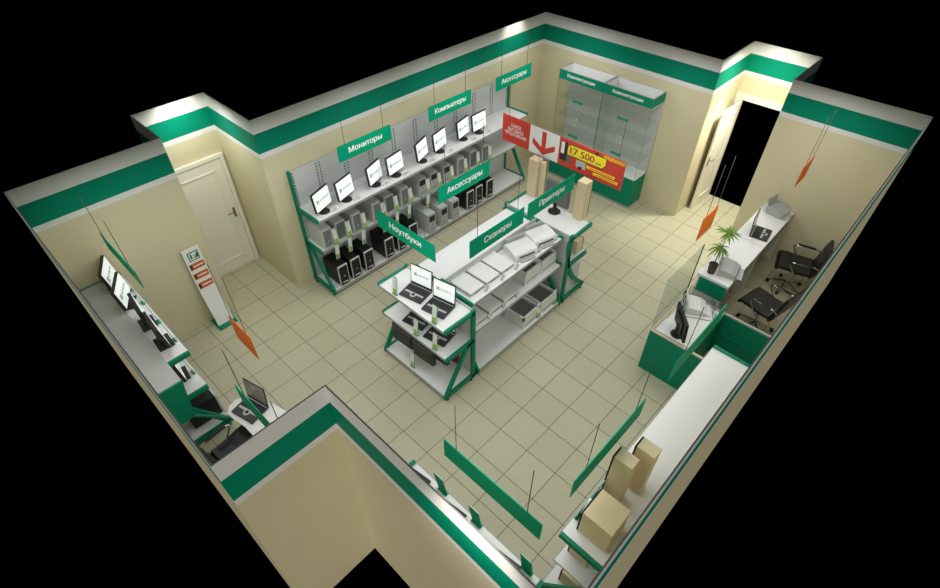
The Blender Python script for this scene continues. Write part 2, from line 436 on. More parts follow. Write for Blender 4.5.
# island: front laptop unit, middle double unit, back speaker unit
IU = thing('island_shelving', 'laptop end unit of the island with green slanted legs', 'shelving', (2.77, -5.9, 0))
gondola(IU, Matrix.Translation((-2.77, 5.9, 0)) @ TM(3.41, -5.60, R(180)), 1.27, 1, 1.39, 1.36, 0.53, 0.84, 0.53, base_d=0.58, uprights=False)
IM = thing('island_shelving', 'long middle unit of the island with scanners and white boxes', 'shelving', (2.8, -4.56, 0))
TIM = Matrix.Translation((-2.8, 4.56, 0))
gondola(IM, TIM @ TM(2.80, -3.60, R(-90)), 1.93, 2, 1.44, 1.335, 0.50, 0.85, 0.55, base_d=0.62, uprights=False, pv=0.002)
gondola(IM, TIM @ TM(2.79, -5.53, R(90)), 1.93, 2, 1.44, 1.36, 0.56, 0.85, 0.5, base_d=0.60, uprights=False, pv=0.002)
m = MB(); m.box(2.782, 2.808, -5.52, -3.61, 1.43, 1.452, TIM); m.build('spine_cap', 'edge', IM)
IB = thing('island_shelving', 'far end unit of the island with curved green leg and tall tan speakers', 'shelving', (2.77, -3.3, 0))
gondola(IB, Matrix.Translation((-2.77, 3.3, 0)) @ TM(2.14, -3.545, 0), 1.265, 1, 1.39, 1.335, 0.54, 0.81, 0.53, base_d=0.6, curved=True, uprights=False)

# ------------------------------------------------------------------ brand mark of the shop (as on the screens)
def shop_mark(parent, w, origin, right, up):
    """small square emblem with letters beside it, on a screen; all of it one printed part"""
    r = Vector(right).normalized(); u = Vector(up).normalized(); n = r.cross(u); o = Vector(origin)
    m = MB(); s = w * 0.2
    def bx(a0, a1, b0, b1):
        P = [o + r * a + u * b + n * t for t in (0.0004, 0.0016) for a, b in ((a0, b0), (a1, b0), (a1, b1), (a0, b1))]
        V = [m.bm.verts.new(p) for p in P]
        for f in ((0, 1, 2, 3), (7, 6, 5, 4), (0, 4, 5, 1), (1, 5, 6, 2), (2, 6, 7, 3), (3, 7, 4, 0)): m.bm.faces.new([V[i] for i in f])
    c = -w * 0.5; q = s
    bx(c, c + q, q * 0.36, q * 0.5); bx(c, c + q, -q * 0.5, -q * 0.36); bx(c, c + q * 0.14, -q * 0.36, q * 0.36); bx(c + q * 0.86, c + q, -q * 0.36, q * 0.36)
    bx(c + q * 0.3, c + q * 0.44, -q * 0.36, q * 0.26); bx(c + q * 0.44, c + q * 0.76, q * 0.12, q * 0.26); bx(c + q * 0.44, c + q * 0.7, -q * 0.14, 0)
    e1 = m.build('emblem', 'logo', parent)
    text('ФОРМОЗА', w * 0.72, o + r * (w * 0.14), r, u, 'teal', parent, 'screen_lettering', 0.0016, 0.01)
    return e1

# ------------------------------------------------------------------ computer monitor (faces local +y, base at origin)
def make_monitor(name, lit=True, w=0.385, h=0.315, rectbase=False, logo=True):
    t = thing(name, '', 'monitor')
    m = MB()
    if rectbase: m.box(-0.12, 0.12, -0.09, 0.08, 0, 0.018, bev=0.006)
    else: m.lathe([(0.09, 0), (0.09, 0.008), (0.07, 0.016), (0.03, 0.022)], 20)
    m.build('stand_base', 'bezel', t)
    m = MB(); m.box(-0.025, 0.025, -0.045, -0.02, 0.015, 0.2, bev=0.005); m.build('stand_neck', 'bezel', t)
    X = Matrix.Translation((0, 0, 0.07 + h / 2)) @ Matrix.Rotation(R(6), 4, 'X')
    m = MB(); m.box(-w / 2, w / 2, -0.022, 0.016, -h / 2, h / 2, X, bev=0.006)
    m.box(-w * 0.3, w * 0.3, -0.04, -0.02, -h * 0.3, h * 0.3, X, bev=0.006)
    b = m.build('housing', 'bezel', t)
    m = MB(); m.box(-w / 2 + 0.014, w / 2 - 0.014, 0.0155, 0.0175, -h / 2 + 0.016, h / 2 - 0.014, X)
    s = m.build('screen', 'screen' if lit else 'darkscreen', t)
    if lit and logo: shop_mark(s, w * 0.72, X @ Vector((0, 0.0178, 0.0)), (-1, 0, 0), X.to_3x3() @ Vector((0, 0, 1)))
    return t

PM = make_monitor('computer_monitor')
mon = [(0.4, -5.734, -71.5, 'white-screened monitor at the near left end of the top shelf on the left wall'),
       (0.39, -5.308, -74.5, 'second lit monitor from the left end on the left wall top shelf'),
       (0.385, -4.725, -71, 'third lit monitor from the left end, below the left part of the monitors sign'),
       (0.4, -4.309, -81, 'fourth lit monitor from the left end, below the right end of the monitors sign'),
       (0.375, -3.697, -70, 'fifth lit monitor from the left, strongly turned, below the computers sign'),
       (0.355, -3.257, -77, 'sixth lit monitor from the left, turned beside the strongly turned one'),
       (0.34, -2.657, -78, 'lit monitor second from the right end of the left wall top shelf'),
       (0.37, -2.27, -88, 'rightmost lit monitor on the left wall top shelf, before the empty stretch')]
for x, y, a, lb in mon: put(PM, (x, y, 1.49), R(a), lb, 'monitors on the left wall shelf')

# ------------------------------------------------------------------ towers (front faces local +y, base at origin, front at y = 0)
def make_tower(name, kind):
    t = thing(name, '', 'computer'); W, D, Hh = 0.185, 0.40, 0.36
    body = 'black' if kind == 'black' else 'case'
    m = MB(); m.box(-W / 2, W / 2, -D, -0.02, 0.006, Hh, bev=0.006); m.build('case', body, t)
    if kind == 'black':
        m = MB(); m.box(-W / 2 + 0.012, W / 2 - 0.012, -0.022, 0.004, 0.012, Hh - 0.012, bev=0.01); m.build('front_panel', 'black', t)
        m = MB()
        m.box(-W / 2, -W / 2 + 0.014, -0.024, 0.002, 0.006, Hh, bev=0.003); m.box(W / 2 - 0.014, W / 2, -0.024, 0.002, 0.006, Hh, bev=0.003)
        m.box(-W / 2, W / 2, -0.024, 0.002, Hh - 0.014, Hh + 0.002, bev=0.003)
        m.build('silver_trim', 'case', t)
        m = MB(); m.box(-0.045, 0.05, 0.003, 0.006, 0.055, 0.068); m.box(-0.06, -0.03, 0.003, 0.006, 0.035, 0.05); m.build('badge', 'paper', t)
        m = MB(); m.tube([(0, 0.002, 0.17), (0, 0.008, 0.17)], 0.012, 12); m.build('power_button', 'silver', t)
    elif kind == 'silver':
        m = MB(); m.box(-W / 2 + 0.002, W / 2 - 0.002, -0.025, 0.012, 0.006, Hh - 0.004, bev=0.018, seg=3); m.build('front_panel', 'case', t)
        m = MB(); m.box(-W / 2 + 0.025, W / 2 - 0.025, 0.008, 0.014, 0.03, Hh - 0.03, bev=0.002); g = m.build('front_grille', 'grille', t)
        m = MB(); m.tube([(0, 0.012, 0.13), (0, 0.018, 0.13)], 0.015, 12); m.build('power_button', 'silver', t)
    elif kind == 'mesh':
        m = MB(); m.box(-W / 2 + 0.002, W / 2 - 0.002, -0.022, 0.004, 0.006, Hh, bev=0.006); m.build('front_panel', 'case', t)
        m = MB(); m.box(-W / 2 + 0.02, W / 2 - 0.014, 0.002, 0.009, 0.055, Hh - 0.02, bev=0.003); m.build('mesh_cover', 'mesh', t)
        m = MB(); m.tube([(-0.045, 0.003, 0.032), (-0.045, 0.009, 0.032)], 0.011, 12); m.build('power_button', 'silver', t)
    else:
        m = MB(); m.box(-W / 2 + 0.002, W / 2 - 0.002, -0.022, 0.006, 0.006, Hh, bev=0.008); m.build('front_panel', 'silver', t)
        m = MB(); m.box(-W / 2 + 0.025, W / 2 - 0.025, 0.004, 0.010, 0.215, Hh - 0.035, bev=0.003); b = m.build('drive_bay', 'bezel', t)
        m = MB(); m.box(-0.055, 0.055, 0.0095, 0.0125, 0.285, 0.292); m.box(-0.055, 0.055, 0.0095, 0.0125, 0.245, 0.252); m.build('drive_slot', 'black', b)
        m = MB(); m.tube([(0, 0.004, 0.16), (0, 0.012, 0.16)], 0.013, 12); m.build('power_button', 'chrome', t)
        m = MB(); m.box(-0.05, 0.05, 0.005, 0.008, 0.06, 0.066); m.box(-0.05, 0.05, 0.005, 0.008, 0.085, 0.09); m.build('vent_line', 'inkdark', t)
    return t
TW = {k: make_tower('desktop_computer', k) for k in ('silver', 'mesh', 'bay', 'black')}
ordn = ['first', 'second', 'third', 'fourth', 'fifth', 'sixth', 'seventh', 'eighth', 'ninth', 'tenth', 'eleventh', 'twelfth']
desc = {'silver': 'pale computer tower with grey rounded grille', 'mesh': 'pale computer tower with dark mesh front',
        'bay': 'silver computer tower with dark drive bay', 'black': 'black computer tower with silver trim'}
midk = ['silver', 'mesh', 'silver', 'silver', 'mesh', 'silver', 'bay', 'bay', 'bay', 'silver', 'mesh', 'silver']
midy = [-5.81, -5.545, -5.235, -4.82, -4.545, -4.215, -3.80, -3.52, -3.20, -2.84, -2.50, -2.17]
botk = ['black'] * 6 + ['bay'] * 3 + ['black'] * 3
boty = [-5.73, -5.475, -5.195, -4.745, -4.46, -4.18, -3.73, -3.42, -3.12, -2.70, -2.45, -2.14]
for i, (k, y) in enumerate(zip(midk, midy)):
    put(TW[k], (0.455, y, 0.872), R(-90), '%s, %s from left on the middle wall shelf' % (desc[k], ordn[i]), 'computers on the middle shelf')
for i, (k, y) in enumerate(zip(botk, boty)):
    put(TW[k], (0.578, y, 0.102), R(-90), '%s, %s from left on the bottom wall shelf' % (desc[k], ordn[i]), 'computers on the bottom shelf').scale = (1, 1.05, 1.12)

# ------------------------------------------------------------------ price holders and tags
def make_holder():
    t = thing('price_holder', '', 'price card')
    m = MB(); m.box(-0.042, 0.042, -0.02, 0.012, 0.0, 0.006); m.box(-0.042, 0.042, -0.006, -0.001, 0.0, 0.285, Matrix.Rotation(R(-7), 4, 'X').inverted()); m.build('green_stand', 'sign_green', t)
    X = Matrix.Rotation(R(7), 4, 'X')
    m = MB(); m.box(-0.038, 0.038, 0.0, 0.003, 0.008, 0.28, X); c = m.build('card', 'paper', t)
    m = MB(); m.box(-0.03, 0.03, 0.003, 0.005, 0.012, 0.095, X); m.build('flower_picture', 'flower', c)
    return t
PH = make_holder()
def make_hangcard():
    t = thing('price_card', '', 'price card')
    X = Matrix.Rotation(R(-7), 4, 'X')
    m = MB(); m.box(-0.036, 0.036, 0.0, 0.004, -0.30, 0.0, X); c = m.build('card', 'paper', t)
    m = MB(); m.box(-0.03, 0.03, 0.004, 0.006, -0.285, -0.20, X); m.build('flower_picture', 'flower', c)
    m = MB(); m.box(-0.036, 0.036, 0.0, 0.006, -0.312, -0.295, X); m.build('green_base', 'sign_green', t)
    return t
HC = make_hangcard()
for i, y in enumerate(midy):
    put(PH, (0.468, y + 0.14, 0.873), R(-90), 'narrow price card standing right of the %s tower on the middle wall shelf' % ordn[i], 'price cards on the middle shelf')
for i, y in enumerate(boty):
    put(HC, (0.475, y + 0.035, 0.862), R(-90), 'narrow price card hanging above the %s tower of the bottom wall shelf' % ordn[i], 'hanging price cards on the left wall')
def make_tag():
    t = thing('price_tag', '', 'price tag')
    X = Matrix.Rotation(R(35), 4, 'X')
    m = MB(); m.box(-0.045, 0.045, -0.002, 0.002, 0.0, 0.05, X); m.box(-0.045, 0.045, -0.03, 0.0, 0.0, 0.003); c = m.build('card', 'acrylic', t)
    m = MB(); m.box(-0.038, 0.038, 0.002, 0.003, 0.006, 0.044, X); m.build('paper', 'paper', t)
    m = MB()
    for z in (0.012, 0.022, 0.033): m.box(-0.03, 0.03, 0.003, 0.0036, z, z + 0.005, X)
    m.build('print', 'inkdark', t)
    return t
PT = make_tag()
for i, (x, y, a, lb) in enumerate(mon):
    TG = put(PT, (0.515, y + 0.13, 1.491), R(-90), 'small price tag before the %s monitor from the left along the wall shelf' % ordn[i], 'price tags before the monitors')
    TG.scale = (1.35, 1.35, 1.35)

# ------------------------------------------------------------------ hanging signs
def sign(loc, rot, label, body=None, w=1.0, h=0.25, ztop=2.40, m_='sign_green', ts=0.62, strings=(-0.36, 0.36), cat='sign', name='hanging_sign', group='green signs hung on cables', th=0.008, cr=0.0035):
    """front faces local -y; loc is the centre of the panel's plan position"""
    t = thing(name, label, cat, (loc[0], loc[1], ztop - h), rot, group)
    m = MB(); m.box(-w / 2, w / 2, -th / 2, th / 2, 0, h); p = m.build('panel', m_, t)
    for s in strings:
        m = MB(); m.tube([(s, 0, h - 0.012), (s, 0, 3.0 - ztop + h)], cr, 6); m.build('cable', 'cable', t)
    if body: text(body, w * ts, (0, -th / 2, h / 2), (1, 0, 0), (0, 0, 1), 'letter', p, 'lettering', 0.002, 0.02, height=h * 0.46)
    return t
sign((0.42, -4.83), R(90), 'green hanging sign reading Мониторы above the left wall shelving', 'Мониторы')
sign((0.42, -3.03), R(90), 'green hanging sign reading Компьютеры above the left wall shelving', 'Компьютеры', ts=0.72)
sign((0.42, -1.385), R(90), 'green hanging sign reading Аксессуары at the far end of the left wall', 'Аксессуары', ts=0.7)
sign((2.24, -4.565), R(90), 'green hanging sign reading Аксессуары over the left side of the island', 'Аксессуары', ts=0.68)
sign((2.545, -5.91), 0, 'green hanging sign reading Ноутбуки over the laptop unit', 'Ноутбуки', w=1.05, ts=0.54, cr=0.002)
sign((3.31, -5.10), R(90), 'green hanging sign reading Сканеры over the scanner shelf', 'Сканеры', w=0.98, ts=0.50)
sign((3.31, -4.03), R(90), 'green hanging sign reading Принтеры over the printers', 'Принтеры', w=1.0, ts=0.54, cr=0.0018)
sign((0.555, -8.44), R(180), 'blank-backed green sign hanging high before the left near wall, seen almost edge on')
sign((3.70, -8.45), R(180), 'blank-backed green sign hanging over the laptop table', strings=(0.33, -0.37))
sign((5.41, -7.563), R(180), 'long blank-backed green sign hanging before the near front wall')
sign((5.879, -6.62), R(-90), 'blank-backed green sign hanging in front of the tan speakers', w=1.04)
sign((5.876, -5.05), R(-90), 'blank-backed green sign hanging beside the cash counter', w=1.06)
def orange(loc, rot, label): sign(loc, rot, label, None, 0.42, 0.34, 2.27, 'orange', strings=(-0.14, 0.14), group='orange sheets hung on cables', name='hanging_sheet')
orange((5.43, -0.76), R(90), 'orange sheet hanging high near the far right wall corner')
orange((4.985, -2.92), R(90), 'orange sheet hanging beside the white desk by the palm')
orange((2.46, -8.04), R(180), 'orange sheet hanging over the floor near the info stand')

# red promotion banner
B = thing('promotion_banner', 'long red and white promotion banner with a down arrow and a yellow price', 'banner', (2.54, -2.83, 1.955))
L2, HB = 1.125, 0.445
m = MB(); m.box(-L2, L2, -0.004, 0.004, 0, HB); bp = m.build('panel', 'red', B)
m = MB(); m.box(-0.5625, 0.0, -0.0055, -0.004, 0.0, HB); m.build('white_field', 'paper', bp)
for s in (-1.0, 1.0):
    m = MB(); m.tube([(s, 0, HB - 0.01), (s, 0, 3.0 - 1.955)], 0.003, 6); m.build('cable', 'cable', B)
F = lambda a, b, t: Vector((a, t, b))
m = MB()
m.prism([(-0.325, 0.41), (-0.245, 0.41), (-0.245, 0.06), (-0.325, 0.06)], -0.0075, -0.0055, F)
m.prism([(-0.50, 0.255), (-0.50, 0.16), (-0.285, 0.03), (-0.285, 0.125)], -0.0078, -0.0055, F)
m.prism([(-0.07, 0.255), (-0.07, 0.16), (-0.285, 0.03), (-0.285, 0.125)], -0.0079, -0.0055, F)
m.build('down_arrow', 'red', bp)
text('САМОЕ\nВЫГОДНОЕ\nПРЕДЛОЖЕНИЕ', 0.44, (-0.845, -0.0045, 0.225), (1, 0, 0), (0, 0, 1), 'letter', bp, 'lettering', 0.0015, 0.0, height=0.21)
m = MB(); m.prism([(0.15, 0.335), (0.21, 0.39), (0.83, 0.39), (0.83, 0.275), (0.775, 0.205), (0.15, 0.205)], -0.007, -0.004, F); m.build('black_outline', 'black', bp)
m = MB(); m.prism([(0.16, 0.335), (0.215, 0.38), (0.82, 0.38), (0.82, 0.28), (0.77, 0.217), (0.16, 0.217)], -0.009, -0.007, F); m.build('price_field', 'yellow', bp)
text('17 500', 0.42, (0.415, -0.009, 0.298), (1, 0, 0), (0, 0, 1), 'maroon', bp, 'price_lettering', 0.0015, 0.02, height=0.105)
text('руб.', 0.10, (0.71, -0.009, 0.262), (1, 0, 0), (0, 0, 1), 'black', bp, 'small_lettering', 0.0015, 0.01)
m = MB(); m.box(0.03, 0.15, -0.006, -0.004, 0.09, 0.40); m.build('phone_picture', 'bezel', bp)
m = MB(); m.box(0.04, 0.10, -0.0075, -0.006, 0.20, 0.385); m.build('phone_screen_picture', 'paper', bp)
m = MB(); m.box(0.10, 0.22, -0.0058, -0.004, 0.075, 0.19); m.build('keypad_picture', 'inkdark', bp)
m = MB(); m.box(0.33, 0.50, -0.006, -0.004, 0.075, 0.19); m.build('camera_picture', 'silver', bp)
m = MB(); m.box(0.38, 0.44, -0.0075, -0.006, 0.055, 0.10); m.build('lens_picture', 'bezel', bp)
m = MB(); m.tube([(0.66, -0.004, 0.405), (0.66, -0.0065, 0.405)], 0.03, 14); m.build('disc_picture', 'bezel', bp)
m = MB(); m.box(0.77, 1.115, -0.006, -0.004, 0.412, 0.424); m.box(0.77, 1.115, -0.006, -0.004, 0.385, 0.397); m.box(0.52, 1.0, -0.006, -0.004, 0.125, 0.165); m.box(0.64, 1.06, -0.006, -0.004, 0.06, 0.10); m.build('yellow_lines', 'yellow', bp)
m = MB(); m.box(0.56, 0.97, -0.0072, -0.006, 0.138, 0.152); m.box(0.7, 1.02, -0.0072, -0.006, 0.073, 0.087); m.build('fine_print', 'stick', bp)

# ------------------------------------------------------------------ glass display cabinets
def make_cabinet(lbl):
    t = thing('display_cabinet', lbl, 'cabinet', group='glass cabinets on the back wall'); W, D = 0.995, 0.43
    m = MB(); m.box(0.01, W - 0.01, 0.015, D, 0.0, 0.06); m.build('plinth', 'edge', t)
    m = MB(); m.box(0, W, 0, D, 0.06, 0.655, bev=0.003, seg=1); m.build('base', 'green', t)
    m = MB(); m.box(0, W, 0, D, 0.655, 0.672); m.build('deck', 'white', t)
    m = MB(); m.box(0.0, W, D - 0.014, D, 0.672, 2.09); m.build('back_panel', 'board', t)
    m = MB(); m.box(0.004, W - 0.004, 0.003, 0.008, 0.674, 2.088); m.build('glass_front', 'glass', t)
    for x in (0.003, W - 0.008):
        m = MB(); m.box(x, x + 0.005, 0.01, D - 0.016, 0.674, 2.088); m.build('glass_side', 'glass', t)
    for x in (0.0, W - 0.006):
        m = MB(); m.box(x, x + 0.006, 0.0, 0.006, 0.672, 2.09); m.build('corner_strip', 'steel', t)
    m = MB(); m.box(W / 2 - 0.003, W / 2 + 0.003, 0.001, 0.005, 0.674, 2.088); m.build('door_joint', 'edge', t)
    for k, z in enumerate((1.02, 1.37, 1.72)):
        m = MB(); m.box(0.012, W - 0.012, 0.03, D - 0.02, z, z + 0.008); s = m.build('glass_shelf', 'acrylic', t)
        if k in (0, 2):
            m = MB(); m.box(W / 2 - 0.13, W / 2 + 0.09, 0.02, 0.028, z - 0.012, z + 0.038); lab = m.build('shelf_label', 'sign_green', s)
            m = MB(); m.box(W / 2 - 0.11, W / 2 + 0.07, 0.0185, 0.02, z + 0.004, z + 0.011); m.box(W / 2 - 0.11, W / 2 + 0.05, 0.0185, 0.02, z + 0.018, z + 0.025); m.build('label_print', 'teal', s)
    for x in (W / 2 - 0.03, W / 2 + 0.03):
        m = MB(); m.tube([(x, 0.002, 1.28), (x, -0.02, 1.285), (x, -0.02, 1.415), (x, 0.002, 1.42)], 0.006, 8); m.build('handle', 'paper', t)
    m = MB(); m.box(0, W, 0, 0.02, 2.09, 2.265); m.box(0, 0.02, 0.02, D, 2.09, 2.265); m.box(W - 0.02, W, 0.02, D, 2.09, 2.265); h = m.build('header', 'green', t)
    m = MB(); m.box(0.0, W, 0.02, D, 2.075, 2.09); m.box(0.02, W - 0.02, D - 0.02, D, 2.09, 2.265); m.box(0.02, W - 0.02, 0.02, 0.024, 2.09, 2.26); m.box(0.02, 0.024, 0.024, D - .02, 2.09, 2.26); m.box(W - 0.024, W - 0.02, 0.024, D - .02, 2.09, 2.26); m.build('header_liner', 'white', t)
    m = MB(); m.box(0, W, 0, 0.02, 2.265, 2.268); m.box(0, 0.02, 0.02, D, 2.265, 2.268); m.box(W - 0.02, W, 0.02, D, 2.265, 2.268); m.build('header_rim', 'edge', t)
    text('Комплектующие', W * 0.62, (W / 2, 0, 2.178), (1, 0, 0), (0, 0, 1), 'letter', h, 'lettering', 0.002, 0.012, height=0.08)
    return t
CB = make_cabinet('left of the two glass display cabinets under a green Комплектующие header')
put(CB, (0.772, -0.45, 0), 0, 'left of the two glass display cabinets under a green Комплектующие header')
put(CB, (1.771, -0.45, 0), 0, 'right of the two glass display cabinets under a green Комплектующие header, nearer the open door')

# ------------------------------------------------------------------ laptops (front edge towards local -y; base centred)
def make_laptop(name, lit=True, logo=True):
    t = thing(name, '', 'laptop'); W, D = 0.345, 0.27
    m = MB(); m.box(-W / 2, W / 2, -D / 2, D / 2, 0, 0.022, bev=0.004); b = m.build('base', 'bezel', t)
    m = MB(); m.box(-W / 2 + 0.012, W / 2 - 0.012, -0.005, D / 2 - 0.035, 0.021, 0.0245); m.build('keyboard', 'keys', b)
    m = MB(); m.box(-W / 2 + 0.006, W / 2 - 0.006, D / 2 - 0.03, D / 2 - 0.018, 0.0212, 0.0235); m.box(-W / 2 + 0.03, W / 2 - 0.03, -0.045, -0.014, 0.0212, 0.0235); m.build('silver_strip', 'silver', b)
    m = MB(); m.lathe([(0.042, 0.0), (0.042, 0.003)], 18, (0.0, -0.055, 0.0212)); m.build('touchpad_ring', 'silver', b)
    m = MB(); m.lathe([(0.024, 0.0), (0.024, 0.0046)], 18, (0.0, -0.05, 0.0212)); m.build('touchpad', 'keys', b)
    X = Matrix.Translation((0, D / 2 - 0.006, 0.02)) @ Matrix.Rotation(R(-6), 4, 'X')
    m = MB(); m.box(-W / 2, W / 2, -0.005, 0.007, 0.0, 0.315, X, bev=0.003); l = m.build('lid', 'bezel', t)
    m = MB(); m.box(-W / 2 + 0.012, W / 2 - 0.012, -0.0065, -0.005, 0.038, 0.303, X); s = m.build('screen', 'screen' if lit else 'darkscreen', l)
    if lit and logo: shop_mark(l, 0.23, X @ Vector((0, -0.0068, 0.175)), (1, 0, 0), X.to_3x3() @ Vector((0, 0, 1)))
    return t
LP = make_laptop('laptop'); LD = make_laptop('laptop', lit=False)
put(LP, (2.635, -5.905, 1.361), R(11), 'open laptop with white screen, left of two on the island top shelf', 'laptops on the island')
put(LP, (3.045, -5.89, 1.361), R(11), 'open laptop with white screen, right of two on the island top shelf', 'laptops on the island')
put(LP, (2.62, -5.90, 0.841), R(11), 'open laptop under the top shelf, left of two on the island middle shelf', 'laptops on the island')
put(LP, (3.04, -5.90, 0.841), R(11), 'open laptop under the top shelf, right of two on the island middle shelf', 'laptops on the island')
put(LD, (2.20, -8.235, 0.752), R(14), 'open laptop with grey screen on the curved white table')
put(LD, (5.285, -0.96, 1.001), R(98), 'open laptop with dark lid on the long white desk')
for i, x in enumerate((4.56, 5.03, 5.66)):
    put(LD, (x, -7.738, 1.442), R(187), 'dark laptop back behind the near front wall, %s green card from the left' % ('at the first', 'at the second', 'at the third')[i], 'laptops behind the near front wall')

# price holders elsewhere
put(PH, (2.45, -6.105, 1.361), R(180), 'narrow price card on the front edge before the left laptop of the island top shelf')
put(PH, (3.19, -6.105, 1.361), R(180), 'narrow price card on the front edge before the right laptop of the island top shelf')
put(PH, (2.80, -6.105, 0.841), R(180), 'narrow price card before the left laptop of the island middle shelf')
put(PH, (3.165, -6.105, 0.841), R(180), 'narrow price card before the right laptop of the island middle shelf')
put(PH, (2.69, -6.14, 0.101), R(180), 'narrow price card on the island bottom shelf below the laptop bags')
put(PH, (3.39, -4.10, 0.101), R(-90), 'narrow price card beside the open white box on the island bottom shelf')
put(PH, (3.39, -3.68, 0.101), R(-90), 'narrow price card at the far end of the island bottom shelf')
for i, x in enumerate((4.86, 5.29, 5.86)):
    HX = put(PH, (x, -7.563, 1.441), 0, 'green-backed price holder behind the near front wall, %s of three' % ('leftmost', 'middle', 'rightmost')[i], 'green price holders on the near front shelf')
    HX.scale = (1.35, 1.35, 1.2)
for i, (x, y) in enumerate(((5.905, -6.92), (5.905, -6.66))):
    put(PH, (x, y, 1.491), R(90), ('green price holder beside the cube-shaped tan speaker', 'green price holder beside the nearer tall tan speaker')[i])
for i, (x, z) in enumerate(((0.05, 1.486), (0.40, 1.486), (0.86, 1.486), (1.29, 1.486))):
    put(PH, (x, -8.455, z), 0, 'small green price holder on the near left shelving edge, %s from the far end' % ordn[i], 'green price holders on the near left shelving')
put(PH, (1.28, -8.455, 0.871), 0, 'small green price holder on the lower shelf of the near left shelving')

# monitors on the near left unit
PK = make_monitor('computer_monitor', w=0.42, h=0.30, rectbase=True)
PM_dark = PK
put(PK, (-0.165, -8.575, 1.486), R(-24), 'lit monitor at the far end of the near left shelving, next to the wall', 'monitors on the near left shelving')
put(PK, (0.285, -8.585, 1.486), R(-27), 'lit monitor second from the far end of the near left shelving', 'monitors on the near left shelving')
put(PK, (0.80, -8.56, 1.486), R(-5), 'dark-backed monitor third from the far end of the near left shelving', 'monitors on the near left shelving')
put(PK, (1.24, -8.56, 1.486), R(-3), 'dark-backed monitor beside the green bracket of the near left shelving', 'monitors on the near left shelving')
put(PK, (1.22, -8.58, 0.871), R(-8), 'dark-backed monitor on the lower shelf of the near left shelving', 'monitors on the near left shelving')
BT = make_tower('desktop_computer', 'black')
put(BT, (1.34, -8.38, 0.102), 0, 'black computer tower at the right end of the near left bottom shelf')
put(BT, (1.02, -8.38, 0.102), 0, 'black computer tower left of the end one on the near left bottom shelf')

# ------------------------------------------------------------------ scanners, printers, boxes on the island
def make_scanner():
    t = thing('flatbed_scanner', '', 'scanner'); W, D = 0.265, 0.37
    m = MB(); m.box(-W / 2, W / 2, -D / 2, D / 2, 0, 0.028, bev=0.006); m.build('body', 'greyprn', t)
    m = MB(); m.box(-W / 2 - 0.002, W / 2 + 0.002, -D / 2, D / 2 + 0.002, 0.030, 0.052, bev=0.006); m.build('lid', 'printer', t)
    m = MB(); m.box(-0.05, 0.05, D / 2 - 0.002, D / 2 + 0.004, 0.008, 0.02); m.build('button_strip', 'inkdark', t)
    return t
SN = make_scanner()
for i, y in enumerate((-5.31, -5.00, -4.70)):
    put(SN, (3.0, y, 1.336), R(-90), 'white flatbed scanner on the island top shelf, %s' % ('nearest the laptops', 'middle of three', 'nearest the printers')[i], 'scanners on the island')
for i, y in enumerate((-5.33, -5.02, -4.71)):
    put(SN, (3.10, y, 0.851), R(-90), 'white flatbed scanner on the island middle shelf, %s' % ('nearest the laptop unit', 'middle of three', 'nearest the white boxes')[i], 'scanners on the island')
def make_inkjet():
    t = thing('inkjet_printer', '', 'printer'); W = 0.39
    F = lambda a, b, s: Vector((s, a, b))
    m = MB(); m.prism([(-0.14, 0.0), (0.15, 0.0), (0.16, 0.06), (0.14, 0.105), (0.04, 0.135), (-0.12, 0.14), (-0.15, 0.11), (-0.15, 0.02)], -W / 2, W / 2, F)
    bmesh.ops.bevel(m.bm, geom=m.bm.edges[:], offset=0.008, segments=2, affect='EDGES', profile=0.5); m.build('body', 'printer', t)
    m = MB(); m.box(-0.13, 0.13, 0.145, 0.159, 0.052, 0.075); m.build('paper_slot', 'black', t)
    m = MB(); m.box(-0.12, 0.12, 0.14, 0.21, 0.012, 0.022, bev=0.003); m.build('output_tray', 'greyprn', t)
    m = MB(); m.box(-0.15, 0.15, -0.17, -0.145, 0.06, 0.19, bev=0.004); m.build('paper_feed', 'greyprn', t)
    return t
IJ = make_inkjet()
put(IJ, (3.065, -4.285, 1.336), R(-105), 'white inkjet printer on the island top shelf, next to the scanners', 'printers on the island')
put(IJ, (3.075, -3.86, 1.336), R(-105), 'white inkjet printer on the island top shelf, at its far end', 'printers on the island')
def make_laser():
    t = thing('laser_printer', '', 'printer'); W, D, Hh = 0.36, 0.34, 0.235
    F = lambda a, b, s: Vector((s, a, b))
    m = MB(); m.box(-W / 2, W / 2, -D / 2, D / 2, 0, Hh - 0.07, bev=0.008)
    m.box(-W / 2, -W / 2 + 0.03, -D / 2, D / 2, Hh - 0.08, Hh, bev=0.006); m.box(W / 2 - 0.03, W / 2, -D / 2, D / 2, Hh - 0.08, Hh, bev=0.006)
    m.box(-W / 2, W / 2, D / 2 - 0.03, D / 2, Hh - 0.08, Hh, bev=0.006); m.box(-W / 2, W / 2, -D / 2, -D / 2 + 0.03, Hh - 0.08, Hh, bev=0.006)
    m.build('body', 'printer', t)
    m = MB(); m.box(-W / 2 + 0.028, W / 2 - 0.028, -D / 2 + 0.028, D / 2 - 0.028, Hh - 0.072, Hh - 0.05); m.build('output_tray', 'inkdark', t)
    m = MB(); m.box(-W / 2 + 0.04, W / 2 - 0.04, D / 2 - 0.001, D / 2 + 0.004, 0.045, 0.055); m.build('tray_line', 'inkdark', t)
    return t
LS = make_laser()
put(LS, (3.08, -4.18, 0.851), R(-90), 'white box-shaped printer with dark tray, nearer of two on the island middle shelf', 'laser printers on the island')
put(LS, (3.09, -3.81, 0.851), R(-90), 'white box-shaped printer with dark tray, farther of two on the island middle shelf', 'laser printers on the island')
LB = make_laser()
for ch in LB.children:
    ch.data = ch.data.copy(); ch.data.transform(Matrix.Diagonal((1.12, 1.1, 1.0, 1)))
